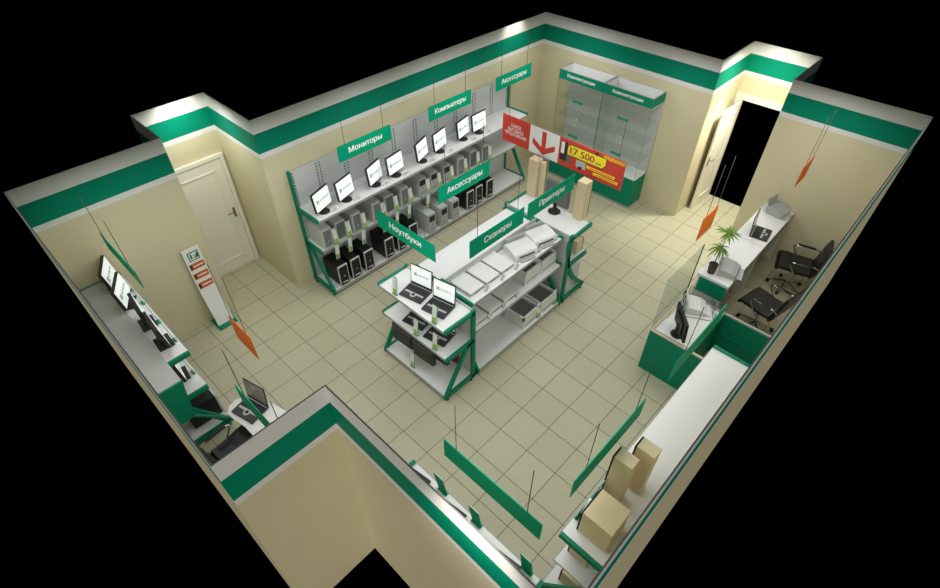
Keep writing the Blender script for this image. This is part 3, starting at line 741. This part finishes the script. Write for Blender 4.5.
put(LB, (3.19, -4.285, 0.101), R(-88), 'large white box-shaped printer with dark tray, nearer of two on the island bottom shelf', 'laser printers on the island')
put(LB, (3.19, -3.85, 0.101), R(-90), 'large white box-shaped printer with dark tray, farther of two on the island bottom shelf', 'laser printers on the island')
tg = [(3.27, -5.17, 1.336, 'nearest scanner on the island top shelf'), (3.275, -4.86, 1.336, 'middle scanner on the island top shelf'), (3.275, -4.56, 1.336, 'farthest scanner on the island top shelf'),
      (3.27, -4.03, 1.336, 'nearer inkjet printer'), (3.27, -3.66, 1.336, 'farther inkjet printer'),
      (3.33, -5.16, 0.851, 'nearest scanner on the island middle shelf'), (3.33, -4.86, 0.851, 'middle scanner on the island middle shelf'), (3.33, -4.57, 0.851, 'farthest scanner on the island middle shelf')]
for x, y, z, s in tg: put(PT, (x - 0.015, y, z), R(-70), 'small price tag at the corner of the ' + s, 'price tags on the island').scale = (1.4, 1.4, 1.4)

# laptop bags
def make_bag(m_, lab, loc, sc=1.0, grp='laptop bags hung under the island shelf'):
    t = thing('laptop_bag', lab, 'bag', loc, R(3), grp); W, Hh = 0.40 * sc, 0.33 * sc
    m = MB(); m.box(-W / 2, W / 2, -0.035, 0.035, -Hh, 0, bev=0.028, seg=3); b = m.build('body', m_, t, True)
    m = MB(); m.box(-W / 2 + 0.03, W / 2 - 0.03, -0.048, -0.03, -Hh + 0.03, -0.10, bev=0.008); m.build('front_pocket', m_, t)
    m = MB(); m.tube([(-0.06, 0, -0.005), (-0.055, 0, 0.03), (-0.03, 0, 0.042), (0.03, 0, 0.042), (0.055, 0, 0.03), (0.06, 0, -0.005)], 0.008, 8); m.build('handle', 'black', t)
    m = MB(); m.box(-W / 2 + 0.02, W / 2 - 0.02, -0.037, -0.033, -0.055, -0.049); m.build('zip', 'steel', t)
    return t
make_bag('bag', 'grey laptop bag hanging under the island shelf, left of two', (2.50, -6.085, 0.755))
make_bag('bag', 'grey laptop bag hanging under the island shelf, right of two', (2.925, -6.085, 0.755))
make_bag('blue', 'navy laptop bag hanging behind the right grey bag', (3.05, -5.95, 0.755), 1.0)
make_bag('crimson', 'crimson laptop bag hanging behind the navy bag', (3.12, -5.83, 0.755), 1.0)

# ------------------------------------------------------------------ speakers (front faces local -y)
def make_speaker(lab, loc, rot, w=0.16, d=0.15, h=0.65, group='tan speakers with black fronts'):
    t = thing('speaker', lab, 'speaker', loc, rot, group)
    m = MB(); m.box(-w / 2, w / 2, -d / 2, d / 2, 0.002, h, bev=0.004); m.build('cabinet', 'tan', t)
    m = MB(); m.box(-w / 2, w / 2, -d / 2 - 0.016, -d / 2 + 0.001, 0.002, h, bev=0.004); f = m.build('front_baffle', 'grillefab', t)
    m = MB()
    n = 2 if h > 0.5 else 1
    for k in range(n):
        z = h * (0.72 - 0.25 * k) if n == 2 else h * 0.5; r = min(w * 0.36, 0.11)
        m.tube([(0, -d / 2 - 0.014, z), (0, -d / 2 - 0.02, z), (0, -d / 2 - 0.017, z)], [r, r, r * 0.8], 18)
    m.build('driver', 'bezel', f)
    return t
make_speaker('cube-shaped tan subwoofer on top of the right wall shelving', (6.12, -6.88, 1.491), R(-90), 0.29, 0.28, 0.34)
make_speaker('tall tan speaker just behind the subwoofer on the right wall shelving', (6.025, -6.535, 1.491), R(-90), 0.125, 0.17, 0.65)
make_speaker('tall tan speaker farthest from the subwoofer on the right wall shelving', (6.11, -6.32, 1.491), R(-90), 0.125, 0.17, 0.65)
make_speaker('tan speaker half hidden on the middle level of the right wall shelving', (6.05, -6.90, 0.871), R(-90), 0.17, 0.2, 0.25)
make_speaker('tan speaker half hidden on the bottom level of the right wall shelving', (6.05, -6.90, 0.101), R(-90), 0.17, 0.2, 0.25)
make_speaker('tall tan speaker below the white arrow, left one on the far island unit', (2.25, -2.985, 1.336), R(180), 0.165, 0.15, 0.65, 'tall speakers on the island')
make_speaker('tall tan speaker half hidden behind the left one on the far island unit', (2.375, -2.955, 1.336), R(180), 0.075, 0.075, 0.62, 'tall speakers on the island')
make_speaker('tall tan speaker at the right corner of the far island unit', (3.17, -2.99, 1.336), R(180), 0.16, 0.16, 0.65, 'tall speakers on the island')
make_speaker('small tan speaker under the top shelf of the far island unit', (3.27, -3.13, 0.811), R(180), 0.15, 0.16, 0.24, 'tall speakers on the island')
# flat television among the speakers
TV = thing('television', 'dark flat television on a round base between the tan speakers', 'television', (2.80, -3.14, 1.336))
m = MB(); m.lathe([(0.10, 0), (0.10, 0.01), (0.04, 0.02), (0.03, 0.09), (0.025, 0.16)], 20); m.build('round_base', 'black', TV, True)
m = MB(); m.box(-0.22, 0.22, 0.0, 0.06, 0.13, 0.50, bev=0.01); m.build('housing', 'inkdark', TV)
m = MB(); m.box(-0.2, 0.2, 0.058, 0.064, 0.15, 0.48); m.build('screen', 'black', TV)
WB = thing('storage_case', 'pale upright case on the bottom shelf of the far island unit', 'case', (3.17, -3.25, 0.101))
m = MB(); m.box(-0.2, 0.2, -0.2, 0.2, 0, 0.5, bev=0.006); m.build('body', 'case', WB)
m = MB(); m.box(0.199, 0.205, -0.185, -0.165, 0.12, 0.46); m.build('slot', 'bezel', WB)

# ------------------------------------------------------------------ information stand
S = thing('information_stand', 'curved white leaflet stand with green emblem, three orange stickers and green foot', 'stand', (-0.2, -7.535, 0))
m = MB(); m.box(-0.165, 0.135, -0.15, 0.15, 0, 0.03, bev=0.006); m.build('foot', 'green', S)
prof = []
for i in range(15):
    t = i / 14; z = 0.03 + 1.385 * t
    prof.append((0.055 - 0.20 * t - 0.07 * math.sin(t * math.pi) + 0.02 * t * t, z))
m = MB(); m.sheet(prof, -0.125, 0.125, 0.018, lambda a, b, w: Vector((a, w, b))); m.build('curved_panel', 'paper', S, False)
def on_panel(t0, t1, w0, w1, off, nm, mt, par):
    p2 = []
    n = 5
    for i in range(n + 1):
        k = (t0 + (t1 - t0) * i / n) * 14; a = min(int(k), 13); f = k - a
        P = Vector(prof[a]).lerp(Vector(prof[a + 1]), f); d = (Vector(prof[a + 1]) - Vector(prof[a])).normalized()
        p2.append(tuple(P - off * Vector((-d.y, d.x))))
    m = MB(); m.sheet(p2, w0, w1, 0.003, lambda a, b, w: Vector((a, w, b))); return m.build(nm, mt, par)
on_panel(0.845, 0.955, -0.07, 0.085, 0.004, 'emblem', 'logo', S)
on_panel(0.93, 0.943, -0.055, 0.07, 0.006, 'emblem_mark', 'paper', S)
on_panel(0.857, 0.869, -0.055, 0.07, 0.006, 'emblem_mark', 'paper', S)
on_panel(0.869, 0.93, -0.055, -0.042, 0.006, 'emblem_mark', 'paper', S)
on_panel(0.869, 0.93, -0.015, 0.0, 0.006, 'emblem_mark', 'paper', S)
on_panel(0.91, 0.93, 0.0, 0.045, 0.006, 'emblem_mark', 'paper', S)
on_panel(0.885, 0.90, 0.0, 0.035, 0.006, 'emblem_mark', 'paper', S)
for t0 in (0.735, 0.61, 0.485):
    s = on_panel(t0, t0 + 0.075, -0.105, 0.11, 0.004, 'orange_sticker', 'stick', S)
    on_panel(t0 + 0.03, t0 + 0.045, -0.055, 0.09, 0.006, 'sticker_print', 'paper', s)
    on_panel(t0 + 0.01, t0 + 0.065, -0.10, -0.07, 0.006, 'sticker_picture', 'bezel', s)

# ------------------------------------------------------------------ white desk with palm
def make_desk(lab):
    t = thing('desk_counter', lab, 'desk', group='white desks along the right side')
    m = MB(); m.box(0, 0.475, 0.003, 1.248, 0.965, 1.0, bev=0.003, seg=1); m.build('top', 'white', t)
    m = MB(); m.box(0.02, 0.04, 0.03, 1.22, 0.08, 0.965); m.build('front_panel', 'white', t)
    for y in (0.01, 1.22):
        m = MB(); m.box(0.02, 0.45, y, y + 0.02, 0.0, 0.965); m.build('side_panel', 'white', t)
    m = MB(); m.box(0.04, 0.44, 0.03, 1.22, 0.68, 0.70); m.build('inner_shelf', 'edge', t)
    m = MB(); m.box(0.452, 0.468, 0.01, 1.24, 0.90, 0.965); m.build('apron', 'edge', t)
    return t
DK = make_desk('')
put(DK, (4.99, -1.252, 0), 0, 'far white desk against the back wall with a laptop on it')
nd = put(DK, (4.99, -2.51, 0), 0, 'near white desk with green end panel and a potted palm on it')
m = MB(); m.box(0.05, 0.455, -0.006, 0.009, 0.70, 0.95); m.build('green_end_panel', 'green', nd)

PL = thing('potted_palm', 'small potted palm with two fans of green leaves on the white desk', 'plant', (5.13, -2.38, 1.0))
m = MB(); m.lathe([(0.05, 0.002), (0.056, 0.06), (0.064, 0.15), (0.068, 0.16), (0.06, 0.162)], 18); m.build('pot', 'pot', PL, True)
m = MB(); m.lathe([(0.058, 0.15), (0.058, 0.163)], 16); m.build('soil', 'soil', PL)
def crown(c, n, Lf, droop, base, nm):
    m = MB()
    m.tube([(0, 0, 0.155), (c[0] * 0.3, c[1] * 0.3, base), tuple(c)], [0.007, 0.006, 0.004], 7); m.build('stem', 'stem', PL)
    m = MB(); c = Vector(c)
    for i in range(n):
        a = 2 * math.pi * i / n + random.uniform(-.1, .1); el = random.uniform(-0.1, 0.5); Ln = Lf * random.uniform(0.8, 1.1)
        d = Vector((math.cos(a), math.sin(a), 0)); sd = Vector((-d.y, d.x, 0)); pts = []
        for k in range(6):
            s = k / 5; p = c + d * (Ln * s) + Vector((0, 0, el * Ln * s - droop * Ln * s * s)); w = 0.015 * math.sin(math.pi * min(1, s * 0.85 + 0.12)) + 0.001
            pts.append((p - sd * w, p + Vector((0, 0, -0.004 * (1 - s))), p + sd * w))
        V = [[m.bm.verts.new(q) for q in r] for r in pts]
        V2 = [[m.bm.verts.new(q - Vector((0, 0, 0.0012))) for q in r] for r in pts]
        for k in range(5):
            for j in (0, 1):
                m.bm.faces.new((V[k][j], V[k][j + 1], V[k + 1][j + 1], V[k + 1][j]))
                m.bm.faces.new((V2[k][j], V2[k + 1][j], V2[k + 1][j + 1], V2[k][j + 1]))
    m.build(nm, 'leaf', PL)
crown((0.0, 0.0, 0.47), 15, 0.17, 0.75, 0.3, 'lower_leaves')
crown((0.02, 0.02, 0.72), 20, 0.20, 0.3, 0.4, 'upper_leaves')

# desk phones / printers on the desk
def make_fax(name, lab, loc, rot, mt='greyprn', sc=1.0):
    t = thing(name, lab, 'printer', loc, rot)
    F = lambda a, b, s: Vector((s, a, b)); W = 0.34 * sc
    m = MB(); m.prism([(-0.13, 0.0), (0.15, 0.0), (0.15, 0.05), (0.05, 0.10), (-0.09, 0.12), (-0.13, 0.10)], -W / 2, W / 2, F)
    bmesh.ops.bevel(m.bm, geom=m.bm.edges[:], offset=0.008, segments=2, affect='EDGES', profile=0.5); m.build('body', mt, t)
    m = MB(); m.box(-W / 2 + 0.03, W / 2 - 0.03, 0.0, 0.10, 0.083, 0.089, Matrix.Translation((0, 0.03, 0.055)) @ Matrix.Rotation(R(-27), 4, 'X') @ Matrix.Translation((0, -0.05, -0.055))); m.build('control_panel', 'edge', t)
    m = MB(); m.box(-W / 2 + 0.03, W / 2 - 0.03, 0.148, 0.21, 0.01, 0.018); m.build('output_tray', mt, t)
    X = Matrix.Translation((0, -0.12, 0.10)) @ Matrix.Rotation(R(15), 4, 'X'); m = MB(); m.box(-W / 2 + 0.02, W / 2 - 0.02, -0.006, 0.006, 0, 0.14, X, bev=0.003); m.build('paper_support', mt, t)
    return t
make_fax('desk_printer', 'grey desktop printer beside the potted palm on the near white desk', (5.30, -2.19, 1.001), R(-75))
make_fax('desk_printer', 'grey desktop printer at the far end of the white desk by the back wall', (5.24, -0.19, 1.001), R(-100), sc=0.9)

# ------------------------------------------------------------------ cash counter
CC = thing('cash_counter', 'green cash counter with white deck and tall glass screen', 'counter', (5.4, -3.3, 0))
TC = Matrix.Translation((-5.4, 3.3, 0))
m = MB(); m.box(5.01, 5.86, -3.795, -3.765, 0, 0.775, TC); m.build('front_panel', 'green', CC)
m = MB(); m.box(5.01, 5.04, -3.765, -2.80, 0, 0.775, TC); m.build('side_panel', 'green', CC)
m = MB(); m.box(5.01, 5.86, -3.797, -3.765, 0.775, 0.797, TC); m.box(5.01, 5.042, -3.765, -2.80, 0.775, 0.797, TC); m.build('rim', 'wood', CC)
m = MB(); m.box(5.042, 5.60, -3.72, -2.80, 0.745, 0.765, TC); m.build('deck', 'white', CC)
m = MB(); m.box(5.042, 5.86, -3.765, -3.72, 0.735, 0.752, TC); m.box(5.62, 5.86, -3.765, -3.45, 0.40, 0.42, TC); m.build('inner_ledge', 'brown', CC)
m = MB(); m.box(5.60, 5.62, -3.765, -2.80, 0, 0.765, TC); m.build('inner_panel', 'green', CC)
m = MB(); m.box(5.04, 6.405, -2.80, -2.775, 0, 0.765, TC); m.build('rear_panel', 'green', CC)
m = MB(); m.box(5.04, 6.405, -2.802, -2.770, 0.765, 0.79, TC); m.build('rear_rim', 'edge', CC)
m = MB(); m.box(5.64, 6.39, -2.82, -2.80, 0.40, 0.43, TC); m.build('rear_ledge', 'green', CC)
m = MB(); m.box(5.012, 5.02, -3.79, -2.80, 0.797, 1.70, TC); m.build('glass_screen', 'glassdark', CC)
m = MB(); m.box(5.009, 5.023, -2.803, -2.795, 0.797, 1.70, TC); m.build('glass_edge', 'bezel', CC)
m = MB(); m.box(5.04, 5.62, -2.79, -2.782, 0.79, 0.96, TC); m.build('rear_glass', 'glassdark', CC)
CM = make_monitor('computer_monitor', lit=False, w=0.45, h=0.34)
put(CM, (5.31, -3.60, 0.766), R(-49), 'black monitor turned away on the cash counter')
for ch in CM.children:
    if ch.name.startswith(('stand_base', 'housing', 'stand_neck')): ch.data.materials[0] = M['black']
make_fax('receipt_printer', 'pale printer with wire loops on the cash counter behind the monitor', (5.25, -2.97, 0.766), R(-62), 'printer', 0.85)
WR = thing('wire_rack', 'small wire rack of loops around the pale printer on the cash counter', 'rack', (5.25, -2.97, 0.766), R(-62))
for i, x in enumerate((-0.185, -0.06, 0.06, 0.185)):
    for y in (-0.16, 0.24):
        m = MB(); m.tube([(x - 0.02, y, 0.0), (x - 0.02, y, 0.12), (x - 0.012, y, 0.145), (x + 0.012, y, 0.145), (x + 0.02, y, 0.12), (x + 0.02, y, 0.0)], 0.004, 6); m.build('loop', 'cable', WR)
m = MB(); m.tube([(-0.205, -0.16, 0.004), (0.205, -0.16, 0.004), (0.205, 0.24, 0.004), (-0.205, 0.24, 0.004), (-0.205, -0.16, 0.004)], 0.004, 6); m.build('base_wire', 'cable', WR)
m = MB(); pts = [(5.06 + 0.02 * math.sin(t * 3), -3.42 + 0.28 * t, 0.772 + 0.13 * math.sin(math.pi * t)) for t in [i / 12 for i in range(13)]]
m.tube(pts, 0.006, 8); o = m.build('looped_cable', 'yellowwire'); tag(o, 'yellow looped cable by the glass on the cash counter', 'cable')

# ------------------------------------------------------------------ office chairs (face local +y)
def make_chair():
    t = thing('office_chair', '', 'chair')
    m = MB(); m.sheet([(0.25, 0.455), (0.235, 0.485), (0.15, 0.49), (0.0, 0.475), (-0.15, 0.475), (-0.22, 0.49)], -0.235, 0.235, -0.05, lambda a, b, w: Vector((w, a, b)))
    bmesh.ops.bevel(m.bm, geom=[e for e in m.bm.edges if e.is_boundary is False and e.calc_face_angle(0) > 0.8], offset=0.012, segments=2, affect='EDGES'); m.build('seat', 'leather', t)
    m = MB(); m.sheet([(-0.20, 0.47), (-0.245, 0.55), (-0.265, 0.68), (-0.285, 0.82), (-0.32, 0.97)], -0.235, 0.235, 0.04, lambda a, b, w: Vector((w, a, b)))
    bmesh.ops.bevel(m.bm, geom=[e for e in m.bm.edges if e.calc_face_angle(0) > 0.8], offset=0.012, segments=2, affect='EDGES'); m.build('backrest', 'leather', t)
    for s in (-1, 1):
        x = 0.255 * s
        m = MB(); m.tube([(x * 0.9, -0.04, 0.42), (x, -0.02, 0.44), (x, 0.10, 0.62), (x, 0.12, 0.665), (x, 0.07, 0.685), (x, -0.22, 0.70), (x, -0.29, 0.68), (x * 0.94, -0.285, 0.62)], 0.012, 8); a = m.build('armrest', 'chrome', t, True)
        m = MB(); m.box(x - 0.02, x + 0.02, -0.2, 0.06, 0.70, 0.718, bev=0.006); m.build('arm_pad', 'black', a)
    m = MB(); m.lathe([(0.05, 0.405), (0.05, 0.42), (0.028, 0.40), (0.022, 0.12), (0.04, 0.10)], 14); m.box(-0.20, 0.20, -0.06, -0.02, 0.415, 0.43); m.build('gas_column', 'chrome', t)
    for k in range(5):
        a = 2 * math.pi * k / 5 + 0.3; c, s_ = math.cos(a), math.sin(a)
        m = MB(); m.tube([(0.02 * c, 0.02 * s_, 0.12), (0.27 * c, 0.27 * s_, 0.07)], [0.022, 0.012], 8); lg = m.build('base_leg', 'chrome', t)
        m = MB(); m.tube([(0.27 * c - 0.02 * s_, 0.27 * s_ + 0.02 * c, 0.028), (0.27 * c + 0.02 * s_, 0.27 * s_ - 0.02 * c, 0.028)], 0.028, 12); m.tube([(0.27 * c, 0.27 * s_, 0.03), (0.27 * c, 0.27 * s_, 0.075)], 0.008, 8); m.build('castor', 'black', lg)
    return t
CH = make_chair()
put(CH, (5.90, -1.86, 0), R(78), 'black leather office chair with chrome arms nearest the cash counter')
put(CH, (5.90, -0.58, 0), R(104), 'black leather office chair with chrome arms by the far back wall')
put(CH, (2.40, -8.58, 0), R(8), 'black leather chair tucked at the curved laptop table, cut off by the near wall')

# curved laptop table
TB = thing('curved_table', 'white table with a curved end beside the near left shelving', 'table', (2.6, -8.17, 0))
poly = [(2.04, -8.45), (1.96, -8.38), (1.93, -8.29), (1.96, -8.19), (2.08, -8.10), (2.28, -8.01), (2.55, -7.94), (2.85, -7.91), (3.3, -7.90), (3.3, -8.42), (2.7, -8.41), (2.5, -8.395), (2.35, -8.40), (2.2, -8.435)]
m = MB(); m.prism([(a - 2.6, b + 8.17) for a, b in poly], 0.725, 0.75, lambda a, b, t: Vector((a, b, t))); m.build('tabletop', 'white', TB)
for x, y in ((2.08, -8.25), (3.2, -7.98), (3.2, -8.34)):
    m = MB(); m.tube([(x - 2.6, y + 8.17, 0), (x - 2.6, y + 8.17, 0.725)], 0.022, 10); m.build('leg', 'steel', TB)

# ------------------------------------------------------------------ lights
def area(name, loc, w, size, col=(0.97, 0.985, 0.975), rot=(0, 0, 0), sy=None):
    l = bpy.data.lights.new(name, 'AREA'); l.energy = w; l.size = size; l.color = col
    if sy: l.shape = 'RECTANGLE'; l.size_y = sy
    o = bpy.data.objects.new(name, l); COL.objects.link(o); o.location = loc; o.rotation_euler = rot; return o
def spot(name, loc, target, w, ang=80, col=(1.0, 0.95, 0.84), r=0.05, blend=0.6):
    l = bpy.data.lights.new(name, 'SPOT'); l.energy = w; l.spot_size = R(ang); l.spot_blend = blend; l.color = col; l.shadow_soft_size = r
    o = bpy.data.objects.new(name, l); COL.objects.link(o); o.location = loc
    o.rotation_euler = (Vector(target) - Vector(loc)).to_track_quat('-Z', 'Y').to_euler(); return o
for x in (1.1, 3.2, 5.35):
    for y in (-1.05, -2.9, -4.75, -6.55):
        area('ceiling_area_light', (x, y, 3.0), 14.6, 1.0)
area('ceiling_area_light', (5.3, -7.5, 3.0), 8.0, 0.8)  # extra fill light, added to brighten the near right shelving and speakers
for x in (0.75, 2.9):
    area('ceiling_area_light', (x, -8.1, 3.0), 12.0, 1.0)  # added fill lights that lift the dark near left corner
area('niche_lamp', (4.1, 0.45, 2.99), 24, 0.25, (1.0, 0.95, 0.86))
spot('niche_downlight', (4.12, 0.55, 2.97), (3.95, 0.2, 0), 230, 74, (1.0, 0.95, 0.86), 0.1, 0.7)
area('niche_lamp_left', (-0.75, -6.8, 2.99), 9, 0.2)
spot('wall_lamp', (0.30, -0.95, 3.05), (0, -0.95, 2.85), 8, 110)
spot('niche_wall_lamp', (-0.98, -6.72, 3.05), (-1.277, -6.72, 2.85), 10, 120)
spot('door_wall_lamp', (4.05, 0.88, 3.05), (4.05, 1.2, 2.85), 5, 130)
spot('porch_lamp', (5.75, -8.42, 3.1), (5.75, -8.09, 2.85), 14, 110)
sun = bpy.data.lights.new('outer_wall_fill', 'SUN'); sun.energy = 1.55; sun.angle = R(4); sun.color = (1, 0.95, 0.86)  # added fill from outside, aimed slightly upward to light only outer wall faces
so = bpy.data.objects.new('outer_wall_fill', sun); COL.objects.link(so)
so.rotation_euler = Vector((-0.68, 0.73, 0.06)).to_track_quat('-Z', 'Y').to_euler(); so.location = (8, -10, 9)
sk = bpy.data.lights.new('ambient_fill', 'SUN'); sk.energy = 0.22; sk.angle = R(170); sk.color = (1, 0.98, 0.95)  # soft overhead fill, added to lift the unlit outer niche faces
ko = bpy.data.objects.new('ambient_fill', sk); COL.objects.link(ko); ko.location = (3, -4, 9)
SC.cycles.transparent_max_bounces = 32

w = bpy.data.worlds.new('black_void'); w.use_nodes = True; SC.world = w
w.node_tree.nodes['Background'].inputs['Color'].default_value = (0, 0, 0, 1)
w.node_tree.nodes['Background'].inputs['Strength'].default_value = 0

# ------------------------------------------------------------------ camera
cam = bpy.data.cameras.new('camera'); co = bpy.data.objects.new('camera', cam); COL.objects.link(co)
cam.sensor_fit = 'HORIZONTAL'; cam.sensor_width = 36; cam.lens = 536.008 * 36 / 940
cam.clip_start = 0.05; cam.clip_end = 100
a, c = 0.7639, -0.7621
fwd = Vector((math.sin(c) * math.cos(a), math.cos(c) * math.cos(a), -math.sin(a))); rt = Vector((math.cos(c), -math.sin(c), 0)); up = rt.cross(fwd)
mw = Matrix((rt, up, -fwd)).transposed().to_4x4(); mw.translation = (6.6485, -9.0808, 6.2071)
co.matrix_world = mw
SC.camera = co
vs = SC.view_settings
vs.view_transform = 'Standard'; vs.look = 'None'; vs.exposure = 0.0; vs.gamma = 1.0; vs.use_curve_mapping = False
